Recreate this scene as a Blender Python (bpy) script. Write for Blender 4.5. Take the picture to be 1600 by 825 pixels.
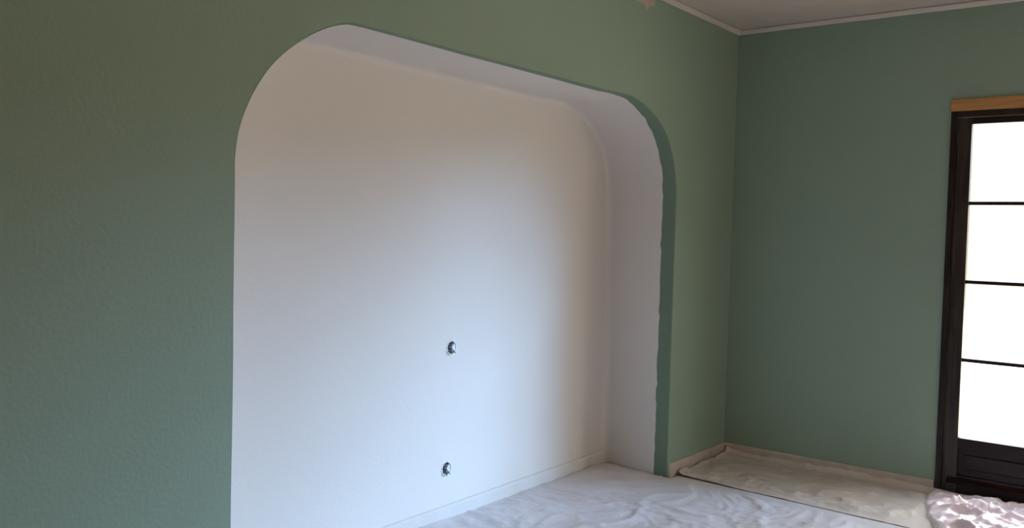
import bpy, bmesh, math, random
from mathutils import Vector, Matrix, noise
random.seed(4)
C = bpy.context.scene.collection
for o in list(bpy.data.objects): bpy.data.objects.remove(o)
scene = bpy.context.scene

# ------------------------------------------------------------ camera
CAM = Vector((-5.3541, -2.4339, 1.4057))
yaw, pit, rol = 0.9030, -0.0366, 0.0277
fw = Vector((math.cos(pit)*math.sin(yaw), math.cos(pit)*math.cos(yaw), math.sin(pit)))
r0 = fw.cross(Vector((0, 0, 1))).normalized(); u0 = r0.cross(fw)
r1 = r0*math.cos(rol) + u0*math.sin(rol); u1 = -r0*math.sin(rol) + u0*math.cos(rol)
cd = bpy.data.cameras.new('camera'); cam = bpy.data.objects.new('camera', cd); C.objects.link(cam)
cam.matrix_world = Matrix(((r1.x, u1.x, -fw.x, CAM.x), (r1.y, u1.y, -fw.y, CAM.y), (r1.z, u1.z, -fw.z, CAM.z), (0, 0, 0, 1)))
cd.sensor_width = 36; cd.lens = 1387.5/1600*36; cd.clip_start = 0.02; cd.clip_end = 300
scene.camera = cam

# ------------------------------------------------------------ sky, light, exposure
scene.view_settings.view_transform = 'Standard'; scene.view_settings.look = 'None'
scene.view_settings.exposure = 0.0; scene.view_settings.gamma = 1.0
scene.view_settings.use_curve_mapping = False
SKY = 7.3
w = bpy.data.worlds.new('sky'); scene.world = w; w.use_nodes = True
nt = w.node_tree; bg = nt.nodes['Background']; bg.inputs[1].default_value = SKY
tc = nt.nodes.new('ShaderNodeTexCoord'); sx = nt.nodes.new('ShaderNodeSeparateXYZ'); cr = nt.nodes.new('ShaderNodeValToRGB')
nt.links.new(tc.outputs['Generated'], sx.inputs[0]); nt.links.new(sx.outputs['Z'], cr.inputs[0]); nt.links.new(cr.outputs[0], bg.inputs[0])
e = cr.color_ramp.elements
e[0].position = 0.0; e[0].color = (0.40, 0.30, 0.19, 1)
e[1].position = 1.0; e[1].color = (1.2, 1.35, 1.6, 1)
x = e.new(0.10); x.color = (0.40, 0.32, 0.22, 1)
x = e.new(0.24); x.color = (1.02, 0.95, 0.88, 1)
x = e.new(0.60); x.color = (1.5, 1.52, 1.65, 1)
SUN = 7.5
sd = bpy.data.lights.new('hazy_sun', 'SUN'); sd.energy = SUN; sd.angle = math.radians(22); sd.color = (0.34, 0.60, 1.0)
so = bpy.data.objects.new('hazy_sun', sd); C.objects.link(so)
sdir = Vector((-0.665, 0.745, -0.24)).normalized()            # way the light travels
so.rotation_euler = sdir.to_track_quat('-Z', 'Y').to_euler(); so.location = (6, -4, 5)
def portal(loc, sy, sz, rot):
    l = bpy.data.lights.new('daylight_portal', 'AREA'); l.shape = 'RECTANGLE'; l.size = sy; l.size_y = sz; l.cycles.is_portal = True
    o = bpy.data.objects.new('daylight_portal', l); C.objects.link(o); o.location = loc; o.rotation_euler = rot
# ------------------------------------------------------------ dimensions
H = 2.72                                  # ceiling
XL, YN = -7.6, -6.0                       # far ends of the room, behind the photographer
DY0, DY1, DZ = -1.268, -3.25, 2.131       # door opening in the right wall
WY0, WY1, WZ0, WZ1 = -3.42, -4.9, 0.35, 2.15  # window further along the same wall
portal((0.30, (DY0+DY1)/2, DZ/2), DZ, abs(DY1-DY0), (0, math.radians(90), 0))
portal((0.30, (WY0+WY1)/2, (WZ0+WZ1)/2), WZ1-WZ0, abs(WY1-WY0), (0, math.radians(90), 0))
ND, NK = 0.4218, 0.0283                   # niche depth, its back wall runs slightly out of true
FX0, FX1, FZ0, FZ1 = -2.7, -1.3, 0.9, 2.25     # unseen window added opposite the niche to brighten its wall
portal(((FX0+FX1)/2, YN-.2, (FZ0+FZ1)/2), abs(FX1-FX0), FZ1-FZ0, (math.radians(90), 0, 0))
def nback(x): return ND + NK*(x+2)

# ------------------------------------------------------------ helpers
def mat(name, col, rough=0.7, spec=0.4, bump=None, var=None, metal=0):
    m = bpy.data.materials.new(name); m.use_nodes = True; n = m.node_tree; b = n.nodes['Principled BSDF']
    b.inputs['Base Color'].default_value = (*col, 1); b.inputs['Roughness'].default_value = rough
    b.inputs['Specular IOR Level'].default_value = spec; b.inputs['Metallic'].default_value = metal
    g = n.nodes.new('ShaderNodeNewGeometry')
    if var:      # (scale, amount, second colour)
        t = n.nodes.new('ShaderNodeTexNoise'); t.inputs['Scale'].default_value = var[0]; t.inputs['Detail'].default_value = 5
        n.links.new(g.outputs['Position'], t.inputs['Vector'])
        r = n.nodes.new('ShaderNodeMapRange'); r.inputs[1].default_value = .35; r.inputs[2].default_value = .68; r.inputs[4].default_value = var[1]
        n.links.new(t.outputs['Fac'], r.inputs[0])
        x = n.nodes.new('ShaderNodeMix'); x.data_type = 'RGBA'; x.inputs[6].default_value = (*col, 1); x.inputs[7].default_value = (*var[2], 1)
        n.links.new(r.outputs[0], x.inputs[0]); n.links.new(x.outputs[2], b.inputs['Base Color'])
    if bump:     # (scale, distance)
        t = n.nodes.new('ShaderNodeTexNoise'); t.inputs['Scale'].default_value = bump[0]; t.inputs['Detail'].default_value = 4
        n.links.new(g.outputs['Position'], t.inputs['Vector'])
        k = n.nodes.new('ShaderNodeBump'); k.inputs['Strength'].default_value = 0.6; k.inputs['Distance'].default_value = bump[1]
        n.links.new(t.outputs['Fac'], k.inputs['Height']); n.links.new(k.outputs[0], b.inputs['Normal'])
    return m
def wood(name, c1, c2, rough, axis, scale=14):
    m = bpy.data.materials.new(name); m.use_nodes = True; n = m.node_tree; b = n.nodes['Principled BSDF']
    g = n.nodes.new('ShaderNodeNewGeometry'); mp = n.nodes.new('ShaderNodeMapping')
    s = [scale]*3; s[axis] = scale*0.07; mp.inputs['Scale'].default_value = s
    t = n.nodes.new('ShaderNodeTexNoise'); t.inputs['Scale'].default_value = 2.0; t.inputs['Detail'].default_value = 6; t.inputs['Distortion'].default_value = 1.2
    r = n.nodes.new('ShaderNodeValToRGB'); r.color_ramp.elements[0].position = .35; r.color_ramp.elements[1].position = .7
    r.color_ramp.elements[0].color = (*c1, 1); r.color_ramp.elements[1].color = (*c2, 1)
    n.links.new(g.outputs['Position'], mp.inputs[0]); n.links.new(mp.outputs[0], t.inputs['Vector']); n.links.new(t.outputs['Fac'], r.inputs[0])
    n.links.new(r.outputs[0], b.inputs['Base Color']); b.inputs['Roughness'].default_value = rough; b.inputs['Specular IOR Level'].default_value = .3
    k = n.nodes.new('ShaderNodeBump'); k.inputs['Strength'].default_value = 0.3; k.inputs['Distance'].default_value = 0.002
    n.links.new(t.outputs['Fac'], k.inputs['Height']); n.links.new(k.outputs[0], b.inputs['Normal'])
    return m
def obj(name, bm, m, parent=None, smooth=False):
    bmesh.ops.recalc_face_normals(bm, faces=bm.faces) if not smooth else None
    me = bpy.data.meshes.new(name); bm.to_mesh(me); bm.free()
    if smooth:
        for p in me.polygons: p.use_smooth = True
    me.materials.append(m) if not isinstance(m, list) else [me.materials.append(q) for q in m]
    o = bpy.data.objects.new(name, me); C.objects.link(o); o.parent = parent
    return o
def struct(name, bm, m, smooth=False):
    o = obj(name, bm, m, None, smooth); o['kind'] = 'structure'; return o
def empty(name, loc=(0, 0, 0)):
    o = bpy.data.objects.new(name, None); C.objects.link(o); o.location = loc; return o
def tag(o, label, cat, group=None, kind=None):
    o['label'] = label; o['category'] = cat
    if group: o['group'] = group
    if kind: o['kind'] = kind
    return o
def box(bm, a, b, bevel=0.0):
    lo = [min(a[i], b[i]) for i in range(3)]; hi = [max(a[i], b[i]) for i in range(3)]
    r = bmesh.ops.create_cube(bm, size=1)
    for v in r['verts']:
        v.co = Vector([lo[i] + (v.co[i]+.5)*(hi[i]-lo[i]) for i in range(3)])
    if bevel:
        ed = {e for v in r['verts'] for e in v.link_edges}
        bmesh.ops.bevel(bm, geom=list(ed), offset=bevel, segments=2, affect='EDGES', profile=.5)
    return bm
def B(a, b, bevel=0.0): return box(bmesh.new(), a, b, bevel)
def slab(loops, to3, thick):
    """flat sheet with holes: first loop is the outline, the others are holes; thickened by vector thick"""
    bm = bmesh.new(); es = []
    for lp in loops:
        vs = [bm.verts.new(to3(*p)) for p in lp]
        es += [bm.edges.new((vs[i], vs[(i+1) % len(vs)])) for i in range(len(vs))]
    r = bmesh.ops.triangle_fill(bm, use_beauty=True, use_dissolve=False, edges=es)
    fs = [g for g in r['geom'] if isinstance(g, bmesh.types.BMFace)]
    if thick:
        ex = bmesh.ops.extrude_face_region(bm, geom=fs)
        for v in [g for g in ex['geom'] if isinstance(g, bmesh.types.BMVert)]: v.co += Vector(thick)
    return bm
def tube(bm, pts, r, n=8):
    pts = [Vector(p) for p in pts]; rings = []
    for i, p in enumerate(pts):
        t = (pts[min(i+1, len(pts)-1)] - pts[max(i-1, 0)]).normalized()
        a = t.orthogonal().normalized(); b = t.cross(a)
        rings.append([bm.verts.new(p + r*(a*math.cos(2*math.pi*k/n) + b*math.sin(2*math.pi*k/n))) for k in range(n)])
    for i in range(len(rings)-1):
        for k in range(n): bm.faces.new((rings[i][k], rings[i][(k+1) % n], rings[i+1][(k+1) % n], rings[i+1][k]))
    bm.faces.new(rings[0][::-1]); bm.faces.new(rings[-1])

# ------------------------------------------------------------ materials
GREEN = (0.285, 0.385, 0.30); WHITE = (0.79, 0.745, 0.70)
m_green = mat('green_wall_paint', GREEN, .62, .35, (70, .003), (2.2, .5, (0.265, 0.37, 0.29)))
m_edge = mat('green_edge_shaded', (0.17, 0.25, 0.18), .55, .35, (90, .0015))  # wall green darkened, since the band faces away from the door light
m_white = mat('white_niche_paint', WHITE, .7, .3, (90, .0012), (3, .3, (0.76, 0.72, 0.68)))
m_cream = mat('cream_wall_paint', (0.62, 0.50, 0.36), .75, .3, (90, .0012))
m_ceil = mat('ceiling_paint', (0.64, 0.56, 0.48), .8, .2, (30, .003), (6, .8, (0.60, 0.54, 0.48)))
m_trim = mat('cream_trim_paint', (0.66, 0.60, 0.54), .45, .4, (25, .002), (14, .7, (0.64, 0.58, 0.51)))
m_base2 = mat('dusty_shaded_skirting', (0.58, 0.50, 0.43), .5, .35, (20, .001), (12, .8, (0.46, 0.40, 0.34)))  # brown dirt tint, darkened further for the shade it stands in
m_base = mat('white_skirting', (0.74, 0.71, 0.68), .6, .3, (20, .001), (9, .5, (0.66, 0.62, 0.58)))
m_floor = mat('terracotta_floor', (0.42, 0.23, 0.15), .5, .4, (8, .003), (3, .6, (0.36, 0.17, 0.11)))
m_dark = wood('dark_stained_wood', (0.010, 0.005, 0.005), (0.034, 0.019, 0.015), .34, 2)
m_darkh = wood('dark_stained_rail_wood', (0.006, 0.002, 0.003), (0.018, 0.008, 0.009), .42, 1)
m_stile = wood('dark_stile_reflection_wood', (0.020, 0.016, 0.012), (0.060, 0.048, 0.038), .30, 2)  # paler olive brown puts the reflection on the stiles into the colour
m_bar = wood('dark_polished_wood', (0.012, 0.006, 0.005), (0.03, 0.016, 0.012), .15, 1)
m_raw = wood('bare_orange_wood', (0.42, 0.20, 0.07), (0.60, 0.33, 0.13), .55, 1)
m_metal = mat('brass', (0.5, 0.38, 0.2), .35, .5, metal=1)
m_box = mat('grey_box_plastic', (0.82, 0.84, 0.86), .5, .4)
m_boxin = mat('box_inside_shade', (0.05, 0.055, 0.07), .6, .3)  # near-black colour gives the shade deep inside the box
m_wire1 = mat('dark_wire', (0.02, 0.025, 0.035), .45, .4)
m_wire2 = mat('pale_wire', (0.6, 0.62, 0.66), .45, .4)
m_out = mat('pale_terrace_stone', (0.66, 0.52, 0.37), .8, .2, (5, .004))
m_plaster = mat('outside_plaster', (0.6, 0.56, 0.5), .85, .2)
def plastic(name, col, rough):
    m = mat(name, col, rough, .5, (22, .006), (7, .6, tuple(c*.86 for c in col)))
    return m
m_sheet = plastic('milky_dust_sheet_shaded', (0.70, 0.61, 0.56), .36)  # warm tone carries the shade along the door wall
m_sheet2 = plastic('milky_dust_sheet_lit', (0.74, 0.69, 0.71), .32)  # same sheet, lighter and lilac to imitate the daylight on it
m_crump = plastic('plastic_film_pink_glare', (0.95, 0.80, 0.84), .20)  # clear film, pink-white glare by the door put into its colour
m_glass = bpy.data.materials.new('window_glass'); m_glass.use_nodes = True
n = m_glass.node_tree; n.nodes.remove(n.nodes['Principled BSDF'])
tr = n.nodes.new('ShaderNodeBsdfTransparent'); tr.inputs[0].default_value = (.95, .97, .96, 1)
gl = n.nodes.new('ShaderNodeBsdfGlossy'); gl.inputs['Roughness'].default_value = .03
lw = n.nodes.new('ShaderNodeLayerWeight'); lw.inputs[0].default_value = .5
pw = n.nodes.new('ShaderNodeMath'); pw.operation = 'POWER'; pw.inputs[1].default_value = 4
fr = n.nodes.new('ShaderNodeMath'); fr.operation = 'MULTIPLY_ADD'; fr.inputs[1].default_value = .6; fr.inputs[2].default_value = .04
n.links.new(lw.outputs['Facing'], pw.inputs[0]); n.links.new(pw.outputs[0], fr.inputs[0]); mx = n.nodes.new('ShaderNodeMixShader')
n.links.new(fr.outputs[0], mx.inputs[0]); n.links.new(tr.outputs[0], mx.inputs[1]); n.links.new(gl.outputs[0], mx.inputs[2])
n.links.new(mx.outputs[0], n.nodes['Material Output'].inputs[0])

n = m_green.node_tree; bs = n.nodes['Principled BSDF']; src = bs.inputs['Base Color'].links[0].from_socket
g = n.nodes.new('ShaderNodeNewGeometry'); sp = n.nodes.new('ShaderNodeSeparateXYZ'); n.links.new(g.outputs['Position'], sp.inputs[0])
def mth(op, a, b):
    q = n.nodes.new('ShaderNodeMath'); q.operation = op
    for i, v in enumerate((a, b)):
        if isinstance(v, (int, float)): q.inputs[i].default_value = v
        else: n.links.new(v, q.inputs[i])
    return q.outputs[0]
tn = n.nodes.new('ShaderNodeTexNoise'); tn.inputs['Scale'].default_value = 14; n.links.new(g.outputs['Position'], tn.inputs['Vector'])
zz = mth('ADD', sp.outputs['Z'], mth('MULTIPLY', mth('SUBTRACT', tn.outputs['Fac'], .5), .12))
mk = mth('MULTIPLY', mth('MULTIPLY', mth('GREATER_THAN', zz, 2.636), mth('LESS_THAN', sp.outputs['X'], -1.08)), mth('GREATER_THAN', sp.outputs['Y'], -.03))
xm = n.nodes.new('ShaderNodeMix'); xm.data_type = 'RGBA'; n.links.new(mk, xm.inputs[0]); n.links.new(src, xm.inputs[6]); xm.inputs[7].default_value = (0.52, 0.42, 0.38, 1)
n.links.new(xm.outputs[2], bs.inputs['Base Color'])

# ------------------------------------------------------------ niche outline (front, on the plane y = 0)
def spline(ctrl, per=10):
    out = []
    for i in range(len(ctrl)-1):
        p0, p1, p2, p3 = [Vector(ctrl[max(0, min(len(ctrl)-1, j))]) for j in (i-1, i, i+1, i+2)]
        for k in range(per):
            t = k/per
            out.append(0.5*((2*p1) + (p2-p0)*t + (2*p0-5*p1+4*p2-p3)*t*t + (3*p1-p0-3*p2+p3)*t**3))
    out.append(Vector(ctrl[-1])); return [(p[0], p[1]) for p in out]
left = [(-3.684, 0.0)] + [(-3.684 - .006*(z/1.55)**2 + .0008*math.sin(z*9), z) for z in [.04*q for q in range(1, 37)]]
arcL = spline([(-3.690, 1.55), (-3.690, 1.62), (-3.677, 1.705), (-3.647, 1.785), (-3.606, 1.860), (-3.548, 1.936), (-3.472, 2.003), (-3.393, 2.057), (-3.310, 2.099), (-3.235, 2.122), (-3.16, 2.127)], 4)
top = [(-3.16 + (i+1)*.2, 2.127) for i in range(8)]
arcR = spline([(-1.50, 2.129), (-1.401, 2.132), (-1.272, 2.128), (-1.122, 2.090), (-0.975, 2.025), (-0.873, 1.937), (-0.804, 1.820), (-0.772, 1.695), (-.765, 1.60)], 5)
right = [(-.765 + .0012*noise.noise(Vector((z*6, 2, 2))), z) for z in [1.56-.03*q for q in range(52)]] + [(-.765, 0.0)]
OUT = left + arcL + top + arcR + right
N = len(OUT)
def normal2(i):     # pointing away from the opening
    a = OUT[max(i-1, 0)]; b = OUT[min(i+1, N-1)]
    dx, dz = b[0]-a[0], b[1]-a[1]; l = math.hypot(dx, dz); return (-dz/l, dx/l)
def off(i, d):
    nx, nz = normal2(i); p = OUT[i]; return (p[0]+nx*d, max(0.0, p[1]+nz*d) if 0 < i < N-1 else 0.0)

# ------------------------------------------------------------ room shell
struct('floor', B((XL-.2, YN-.2, -.12), (0.36, 0.6, 0)), m_floor)
struct('ceiling', B((XL-.2, YN-.2, H), (0.36, 0.6, H+.15)), m_ceil)
EDGE = .006
hole = [off(i, EDGE) for i in range(N)]
outline = [(XL, 0)] + hole + [(0, 0), (0, H), (XL, H)]
wl = struct('wall_left', slab([outline], lambda a, b: (a, 0, b), None), m_green)
struct('wall_back', B((XL-.15, YN-.2, 0), (XL, 0.0, H)), m_cream)
struct('wall_front', slab([[(XL, 0), (0, 0), (0, H), (XL, H)], [(FX0, FZ0), (FX1, FZ0), (FX1, FZ1), (FX0, FZ1)]], lambda a, b: (a, YN, b), (0, -.15, 0)), m_cream)
rect = [(0.02, 0), (DY0, 0), (DY0, DZ), (DY1, DZ), (DY1, 0), (YN, 0), (YN, H), (0.02, H)]
win = [(WY0, WZ0), (WY0, WZ1), (WY1, WZ1), (WY1, WZ0)]
struct('wall_right', slab([rect, win], lambda a, b: (0, a, b), (0.32, 0, 0)), m_green)

# niche back wall, with round holes for the flush boxes
SOCK = [(-2.194, 0.841), (-2.209, 0.258)]
SR = 0.034
holes = [[(x + SR*math.cos(t*math.pi/14), z + SR*math.sin(t*math.pi/14)) for t in range(28)] for x, z in SOCK]
struct('wall_niche', slab([[(-4.0, 0), (-.3, 0), (-.3, 2.5), (-4.0, 2.5)]] + holes, lambda a, b: (a, nback(a), b), None), m_white)

# swept sides of the niche: green band at the front edge, white behind, soft inner corner
bm = bmesh.new(); cols = []
CV = .035
for i in range(N):
    nx, nz = normal2(i); px, pz = OUT[i]
    s = i/(N-1)
    # how wide the green paint runs onto the reveal
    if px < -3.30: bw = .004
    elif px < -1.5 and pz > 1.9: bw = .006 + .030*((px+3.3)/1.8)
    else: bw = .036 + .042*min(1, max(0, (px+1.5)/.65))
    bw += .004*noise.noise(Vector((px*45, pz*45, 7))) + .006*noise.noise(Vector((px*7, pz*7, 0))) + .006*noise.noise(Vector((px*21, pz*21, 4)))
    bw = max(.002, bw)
    db = nback(px)
    flare = .06*max(0, 1-pz/1.7) if px > -1.5 else 0
    rows = []
    for k in range(4):     # rounded front edge
        a = k/3*math.pi/2
        rows.append((EDGE*(1-math.sin(a)), EDGE*(1-math.cos(a))))
    rows += [(0, EDGE + bw)]
    for f_ in (.25, .5, .75): rows.append((flare*f_, EDGE + bw + (db-CV-EDGE-bw)*f_))
    for k in range(7):
        a = k/6*math.pi/2
        rows.append((flare - CV*.7*(1-math.cos(a)), db-CV + CV*math.sin(a)))
    col = []
    for d, y in rows:
        q = (px+nx*d, pz+nz*d); col.append(bm.verts.new((q[0], y, max(0, q[1]) if 0 < i < N-1 else 0)))
    cols.append(col)
for i in range(N-1):
    for k in range(len(cols[0])-1):
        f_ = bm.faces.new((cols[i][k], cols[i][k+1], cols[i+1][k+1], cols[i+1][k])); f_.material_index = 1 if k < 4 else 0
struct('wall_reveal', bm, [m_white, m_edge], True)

# ------------------------------------------------------------ skirting and ceiling trim
def skirting(name, a, b, nrm, m, h=.08, t=.013):
    """profile swept from a to b; nrm points into the room"""
    a, b, nrm = Vector(a), Vector(b), Vector(nrm)
    prof = [(0, 0), (t, 0), (t, h-.012), (t-.004, h-.004), (t-.009, h), (0, h)]
    bm = bmesh.new(); rings = []
    for p in (a, b): rings.append([bm.verts.new(p + nrm*d + Vector((0, 0, z))) for d, z in prof])
    for k in range(len(prof)): bm.faces.new((rings[0][k], rings[0][(k+1) % len(prof)], rings[1][(k+1) % len(prof)], rings[1][k]))
    bm.faces.new(rings[0][::-1]); bm.faces.new(rings[1]); return struct(name, bm, m)
skirting('baseboard_niche', (-3.70, nback(-3.70), 0), (-.715, nback(-.715), 0), (0, -1, 0), m_base)
skirting('baseboard_left', (-.752, 0, 0), (0, 0, 0), (0, -1, 0), m_base2)
skirting('baseboard_far_left', (XL, 0, 0), (-3.70, 0, 0), (0, -1, 0), m_base)
skirting('baseboard_right', (0, -.013, 0), (0, DY0+.004, 0), (-1, 0, 0), m_base2)
def cornice(name, a, b, nrm):
    a, b, nrm = Vector(a), Vector(b), Vector(nrm)
    prof = [(0, 0), (0, -.026), (.005, -.028), (.010, -.022), (.018, -.015), (.026, -.008), (.026, -.003), (.018, -.003), (.018, 0)]
    bm = bmesh.new(); rings = []
    L = (b-a).length; S = int(L/.05); 
    for i in range(S+1):
        p = a.lerp(b, i/S); j = .0016*noise.noise(p*6)
        rings.append([bm.verts.new(p + nrm*max(0, d + (j if d > 0 else 0)) + Vector((0, 0, z + (j if z < 0 else 0)))) for d, z in prof])
    for i in range(S):
        for k in range(len(prof)-1): bm.faces.new((rings[i][k], rings[i][k+1], rings[i+1][k+1], rings[i+1][k]))
    return struct(name, bm, m_trim)
cornice('trim_1', (XL, 0, H), (0, 0, H), (0, -1, 0))
cornice('trim_2', (0, 0, H), (0, YN, H), (-1, 0, 0))

# ------------------------------------------------------------ glazed door in the right wall
door = empty('door_1', (0, 0, 0)); door['kind'] = 'structure'
X0 = 0.0                                    # face of the frame, a hair proud of the wall
fb = bmesh.new()
box(fb, (-.012, DY0-.0005, 0), (.075, DY0-.030, DZ-.001), .003)
box(fb, (-.012, DY1+.0005, 0), (.075, DY1+.030, DZ-.001), .003)
box(fb, (-.012, DY0-.030, DZ-.034), (.075, DY1+.030, DZ-.001), .003)
obj('door_frame', fb, m_dark, door)
PZ0, PZ1 = .336, 2.060
def leaf(y0, y1, side):
    L = empty('door_leaf'); L.parent = door
    sw = .074
    for a, b in ((y0, y0-sw), (y1+sw, y1)):
        bm = B((.004, a, .012), (.050, b, DZ-.036), .003)
        obj('stile', bm, m_stile, L)
    obj('top_rail', B((.005, y0-sw, PZ1), (.049, y1+sw, DZ-.036), .003), m_darkh, L)
    obj('lock_rail', B((.005, y0-sw, PZ0-.058), (.049, y1+sw, PZ0), .004), m_darkh, L)
    pn = bmesh.new(); box(pn, (.022, y0-sw, .13), (.036, y1+sw, PZ0-.058))
    box(pn, (.012, y0-sw-.03, .165), (.036, y1+sw+.03, PZ0-.088), .006)
    obj('lower_panel', pn, m_darkh, L)
    obj('bottom_rail', B((.005, y0-sw, .012), (.049, y1+sw, .13), .003), m_darkh, L)
    wb = bmesh.new()   # sloping weather bar
    v = [wb.verts.new((x, y, z)) for y in (y0-.03, y1+.02) for x, z in ((.005, .118), (-.022, .100), (-.026, .088), (.005, .084))]
    for k in range(4): wb.faces.new((v[k], v[(k+1) % 4], v[4+(k+1) % 4], v[4+k]))
    wb.faces.new(v[0:4][::-1]); wb.faces.new(v[4:8]); obj('weather_bar', wb, m_bar, L)
    for z in (.767, 1.198, 1.629):
        obj('glazing_bar', B((.014, y0-sw, z-.010), (.042, y1+sw, z+.010), .003), m_dark, L)
    zs = [PZ0, .767, 1.198, 1.629, PZ1]
    for a, b in zip(zs[:-1], zs[1:]):
        obj('pane', B((.026, y0-sw+.004, a+.006), (.030, y1+sw-.004, b-.006)), m_glass, L)
    return L
ymid = (DY0+DY1)/2
leaf(DY0-.031, ymid+.001, 1); leaf(ymid-.001, DY1+.031, -1)
hb = bmesh.new(); tube(hb, [(.004, ymid-.04, 1.02), (-.05, ymid-.04, 1.02), (-.055, ymid-.05, 1.02), (-.055, ymid-.16, 1.015)], .009)
box(hb, (-.002, ymid-.055, .94), (.005, ymid-.025, 1.12), .002); obj('door_handle', hb, m_metal, door)
obj('threshold', B((-.015, DY0-.03, 0), (.33, DY1+.03, .012)), m_dark, door)
struct('trim_3', B((-.014, DY0+.002, DZ), (.0, DY1-.03, DZ+.066), .002), m_raw)

# second opening of the same wall, beyond the right edge of the photo
wn = empty('window_1'); wn['kind'] = 'structure'
fb = bmesh.new()
for a, b in (((WY0, WZ0), (WY0-.06, WZ1)), ((WY1+.06, WZ0), (WY1, WZ1)), ((WY0-.06, WZ0), (WY1+.06, WZ0+.06)), ((WY0-.06, WZ1-.06), (WY1+.06, WZ1)), (((WY0+WY1)/2+.04, WZ0+.06), ((WY0+WY1)/2-.04, WZ1-.06))):
    box(fb, (.02, a[0], a[1]), (.08, b[0], b[1]), .004)
obj('window_frame', fb, m_dark, wn)
obj('pane', B((.045, WY0-.06, WZ0+.06), (.049, WY1+.06, WZ1-.06)), m_glass, wn)

wn = empty('fill_window'); wn['kind'] = 'structure'  # added out of view to let more light onto the niche wall
fb = bmesh.new(); FM = (FX0+FX1)/2
for a, b in (((FX0, FZ0), (FX0+.06, FZ1)), ((FX1-.06, FZ0), (FX1, FZ1)), ((FX0+.06, FZ0), (FX1-.06, FZ0+.06)), ((FX0+.06, FZ1-.06), (FX1-.06, FZ1)), ((FM-.04, FZ0+.06), (FM+.04, FZ1-.06))):
    box(fb, (a[0], YN-.08, a[1]), (b[0], YN-.02, b[1]), .004)
obj('window_frame', fb, m_dark, wn)
obj('pane', B((FX0+.06, YN-.049, FZ0+.06), (FX1-.06, YN-.045, FZ1-.06)), m_glass, wn)
struct('floor_terrace', slab([[(.36, 10), (.36, YN-.2), (XL-3, YN-.2), (XL-3, -16), (16, -16), (16, 10)]], lambda a, b: (a, b, -.02), (0, 0, -.08)), m_out)

# ------------------------------------------------------------ flush boxes in the niche wall
def flush_box(x, z, label, flip):
    y = nback(x); e = empty('flush_wall_box', (x, y, z)); tag(e, label, 'electrical box', 'open flush boxes in the niche wall')
    n = 28; D = .030
    bm = bmesh.new(); prof = [(SR-.0003, .0), (SR-.0003, D), ]
    # outer can and inner can
    rings = []
    for r, d in ((.0338, -.0015), (.0338, D), (.0, D+.0005)):
        pass
    seq = [(.0335, D+.003), (.0335, -.002), (.0350, -.002), (.0350, -.0045), (.0300, -.0045), (.0300, D-.002)]
    for r, d in seq: rings.append([bm.verts.new((r*math.cos(2*math.pi*k/n), d, r*math.sin(2*math.pi*k/n))) for k in range(n)])
    for i in range(len(rings)-1):
        for k in range(n): bm.faces.new((rings[i][k], rings[i][(k+1) % n], rings[i+1][(k+1) % n], rings[i+1][k]))
    bm.faces.new(rings[0]); bm.faces.new(rings[-1])
    obj('box_cup', bm, [m_box], e)
    bm = bmesh.new()
    for k in range(n):
        pass
    vs = [bm.verts.new((.0296*math.cos(2*math.pi*k/n), D-.004, .0296*math.sin(2*math.pi*k/n))) for k in range(n)]
    bm.faces.new(vs); ex = bmesh.ops.extrude_face_region(bm, geom=bm.faces[:])
    for v in ex['geom']:
        if isinstance(v, bmesh.types.BMVert): v.co.y += .002
    obj('box_bottom_shade', bm, m_boxin, e)  # dark disc stands for the shade at the bottom
    tb = bmesh.new(); box(tb, (.003, -.0035, -.019), (.0255, D-.004, .014), .003)  # added pale block, stands in for the lit inside of the box
    for q in (-.012, -.003, .006): box(tb, (.006, -.0045, q-.002), (.022, -.003, q+.002), .0005)
    obj('pale_block', tb, m_box, e)
    for s in (-1, 1):
        bm = bmesh.new(); bmesh.ops.create_cone(bm, cap_ends=True, segments=12, radius1=.0035, radius2=.0035, depth=.004, matrix=Matrix.Translation((s*.006 - .004, -.005, s*.0322)) @ Matrix.Rotation(math.pi/2, 4, 'X'))
        obj('screw', bm, m_metal, e)
    paths = [[(-.006, D-.004, 0), (-.012, .01, .004), (-.014, -.014, .018), (-.008, -.020, .032)],
             [(-.004, D-.004, -.004), (-.012, .008, -.004), (-.015, -.014, -.014), (-.014, -.018, -.030)],
             [(.0, D-.004, -.002), (-.006, .01, -.004), (-.006, -.014, -.008), (.014, -.016, -.026)],
             [(.0, D-.004, .002), (-.008, .01, .002), (-.002, -.010, .010), (.010, -.012, .026)]]
    for k, p in enumerate(paths):
        q = [Vector(a) for a in p]; pts = []
        for i in range(3):
            p0, p1, p2, p3 = [q[max(0, min(3, j))] for j in (i-1, i, i+1, i+2)]
            for t in [a/5 for a in range(5)]: pts.append(0.5*((2*p1) + (p2-p0)*t + (2*p0-5*p1+4*p2-p3)*t*t + (3*p1-p0-3*p2+p3)*t**3))
        pts.append(q[3])
        if flip: pts = [Vector((a.x*.9, a.y, a.z*1.05)) for a in pts]
        bm = bmesh.new(); tube(bm, pts, .0021 if k != 3 else .0018)
        obj('wire', bm, m_wire1 if k != 3 else m_wire2, e, True)
    return e
flush_box(*SOCK[0], 'upper of the two open round electrical boxes with bare wires in the white niche wall', 0)
flush_box(*SOCK[1], 'lower of the two open round electrical boxes, just above the white skirting of the niche', 1)

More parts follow.
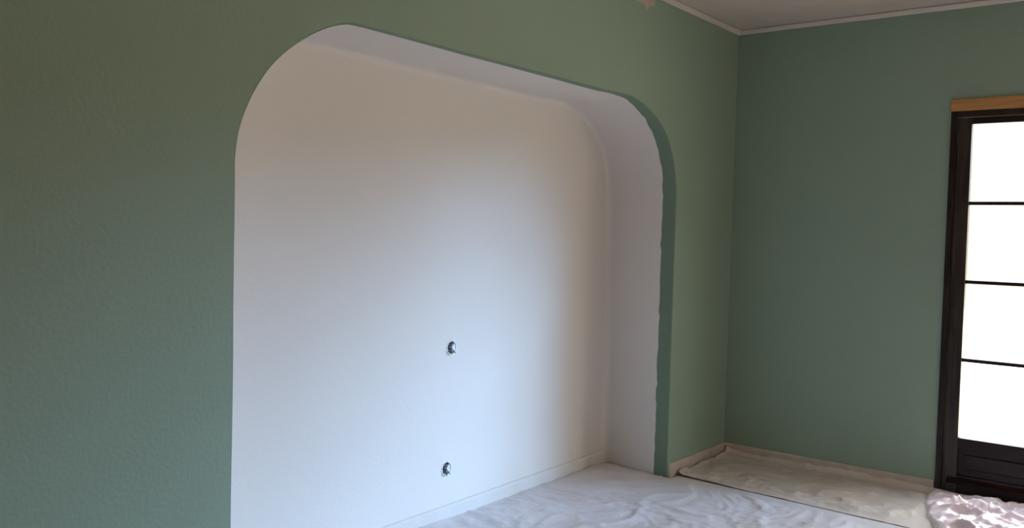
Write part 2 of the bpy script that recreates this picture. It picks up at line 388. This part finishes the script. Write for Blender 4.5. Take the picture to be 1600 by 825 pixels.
# ------------------------------------------------------------ plastic dust sheets on the floor
def crease(p, s, seed, sharp=3):
    v = noise.noise(Vector((p.x*s+seed, p.y*s-seed, seed*1.7)))
    return (1-min(1, abs(v)*sharp))
def sheet(name, x0, x1, y0, y1, z0, amp, m, seed, step=.018, edge=None, lift=None, damp=None):
    nx = int((x1-x0)/step); ny = int((y1-y0)/step); bm = bmesh.new(); g = []
    for i in range(nx+1):
        row = []
        for j in range(ny+1):
            x = x0 + (x1-x0)*i/nx; y = y0 + (y1-y0)*j/ny; p = Vector((x, y, 0))
            wv = Vector((noise.noise(p*2.3+Vector((seed, 0, 0))), noise.noise(p*2.3+Vector((0, seed, 9))), 0))*.25
            q = p + wv
            fine = .30*crease(Vector((q.x, q.y*1.6, 0)), 13, seed+11, 2.2)**3 + .12*crease(q, 34, seed+5, 2)**2
            h = fine + .45*crease(Vector((q.x*.55, q.y*1.3, 0)), 2.3, seed)**3 + .35*crease(q, 5.2, seed+3)**3 + .25*crease(Vector((q.x*1.4, q.y*.6, 0)), 3.4, seed+7)**4 + .25*(noise.noise(q*9)+.5) + .12*(noise.noise(q*31)+.5)
            z = z0 + amp*max(0, h)*(damp(x, y) if damp else 1)
            if lift: z += lift(x, y)
            if edge: x, y = edge(x, y, i/nx, j/ny)
            row.append(bm.verts.new((x, y, z)))
        g.append(row)
    for i in range(nx):
        for j in range(ny):
            q4 = (g[i][j], g[i+1][j], g[i+1][j+1], g[i][j+1])
            if any(v.co.y > -.018 and not (-3.66 < v.co.x < -.775 + .13*max(0, v.co.y)) for v in q4): continue     # the wall stands here
            bm.faces.new(q4)
    for v in [v for v in bm.verts if not v.link_faces]: bm.verts.remove(v)
    o = obj(name, bm, m, None, True)
    return o
def wob(a): return .012*noise.noise(Vector((a*2.1, 3, 1))) + .004*noise.noise(Vector((a*9, 1, 7)))
def liftR(x, y):     # sheet turned up against the skirting of the corner, loose edge curling up
    z = .004*math.exp(-((x+.76)/.030)**2)*(.45 + .8*abs(noise.noise(Vector((y*5, 2, 2)))))
    for cx, cy, r, a in ((-.70, -.03, .075, .030), (-.03, -.03, .06, .028)):      # bunched up at both ends of the short skirting
        q = math.exp(-((x-cx)**2 + (y-cy)**2)/r**2); z += a*q*(.25 + 1.3*abs(noise.noise(Vector((x*38, y*38, 3)))))
    d = -x - .016
    if d < .05: z += .030*(1-max(0, d)/.05)**2
    d = -y - .016
    if d < .045: z += .026*(1-max(0, d)/.045)**2
    return z
def seam0(y):     # inner edge of the strip, leaving a sliver of red floor bare near the niche
    gap = .003 + .022*math.exp(-((y+.22)/.13)**2) + .004*max(0, noise.noise(Vector((y*3, 8, 2))))
    return -.686 + .043*y*(y < 0) + .006*noise.noise(Vector((y*2.3, 3, 1))) + .003*noise.noise(Vector((y*11, 1, 7))) + gap
s1 = sheet('plastic_dust_sheet', -.76, -.016, -3.2, -.016, .0035, .020, m_sheet, 2.3, .014, lambda x, y, u, v: (x + max(0, (-.5-x)/.26)*(seam0(y)+.76), y), liftR, lambda x, y: min(1, max(.15, (x+.76)/.12)) * min(1, max(.06, (y+1.40)/.14)))
tag(s1, 'narrow strip of wrinkled milky plastic sheet along the green wall with the door', 'dust sheet', 'plastic sheets over the floor')
def lift2(x, y):
    z = 0
    d = nback(x) - .016 - y
    if 0 <= d < .05: z += .022*(1-d/.05)**2
    return z
def seam(y): return -.686 + .043*y*(y < 0) + .006*noise.noise(Vector((y*2.3, 3, 1))) + .003*noise.noise(Vector((y*11, 1, 7)))
def edge2(x, y, u, v):
    if y > -.02: return (x, -.02 + (y+.02)/(.375+.02)*(nback(x)-.015+.02))
    k = max(0, (x+1.2)/.51)          # the last half metre bends to follow the seam
    return (x + (seam(y)+.69)*k, y)
s2 = sheet('plastic_dust_sheet', -4.6, -.69, -3.2, .375, .0035, .014, m_sheet2, 8.1, .014, edge2, lift2, lambda x, y: min(1, max(.1, (-.70-x)/.16)) * (1 if x < -1.05 else min(1, max(.06, (y+1.62)/.14))))
tag(s2, 'wide wrinkled milky plastic sheet in the foreground, running into the white niche', 'dust sheet', 'plastic sheets over the floor')

# crumpled film in front of the door
bm = bmesh.new(); nu, nv = 120, 150; g = []
for i in range(nu+1):
    row = []
    for j in range(nv+1):
        u, v = i/nu, j/nv
        x = -.030 - (1-u)*(.86 + .04*noise.noise(Vector((v*6, 5, 5))))
        yb = -1.255 - .38*max(0, -.24-x) - .03*noise.noise(Vector((x*7, 2, 9)))
        y = yb - v*(1.25 + .05*noise.noise(Vector((x*6, 1, 3))))
        p = Vector((x, y, 0)); q = p + Vector((noise.noise(p*5), noise.noise(p*5+Vector((3, 3, 3))), 0))*.09
        e_ = max(0, min(1, u*4, (1-u)*7+.2, v*11, (1-v)*6))**.7
        r = crease(q, 4.2, 1.2, 2.6)**2*.6 + crease(q, 11, 4.2, 2.4)**2*.30 + crease(q, 24, 9.2, 2.2)**2*.12
        row.append(bm.verts.new((x, y, .0185 + e_*(.016 + .062*r) - (.012 if min(u, v, 1-v) < .012 else 0))))
    g.append(row)
for i in range(nu):
    for j in range(nv): bm.faces.new((g[i][j], g[i+1][j], g[i+1][j+1], g[i][j+1]))
o = obj('crumpled_plastic_film', bm, m_crump, None, True)
tag(o, 'crumpled shiny plastic film with pink glare in its colour heaped on the floor before the dark door', 'plastic film')
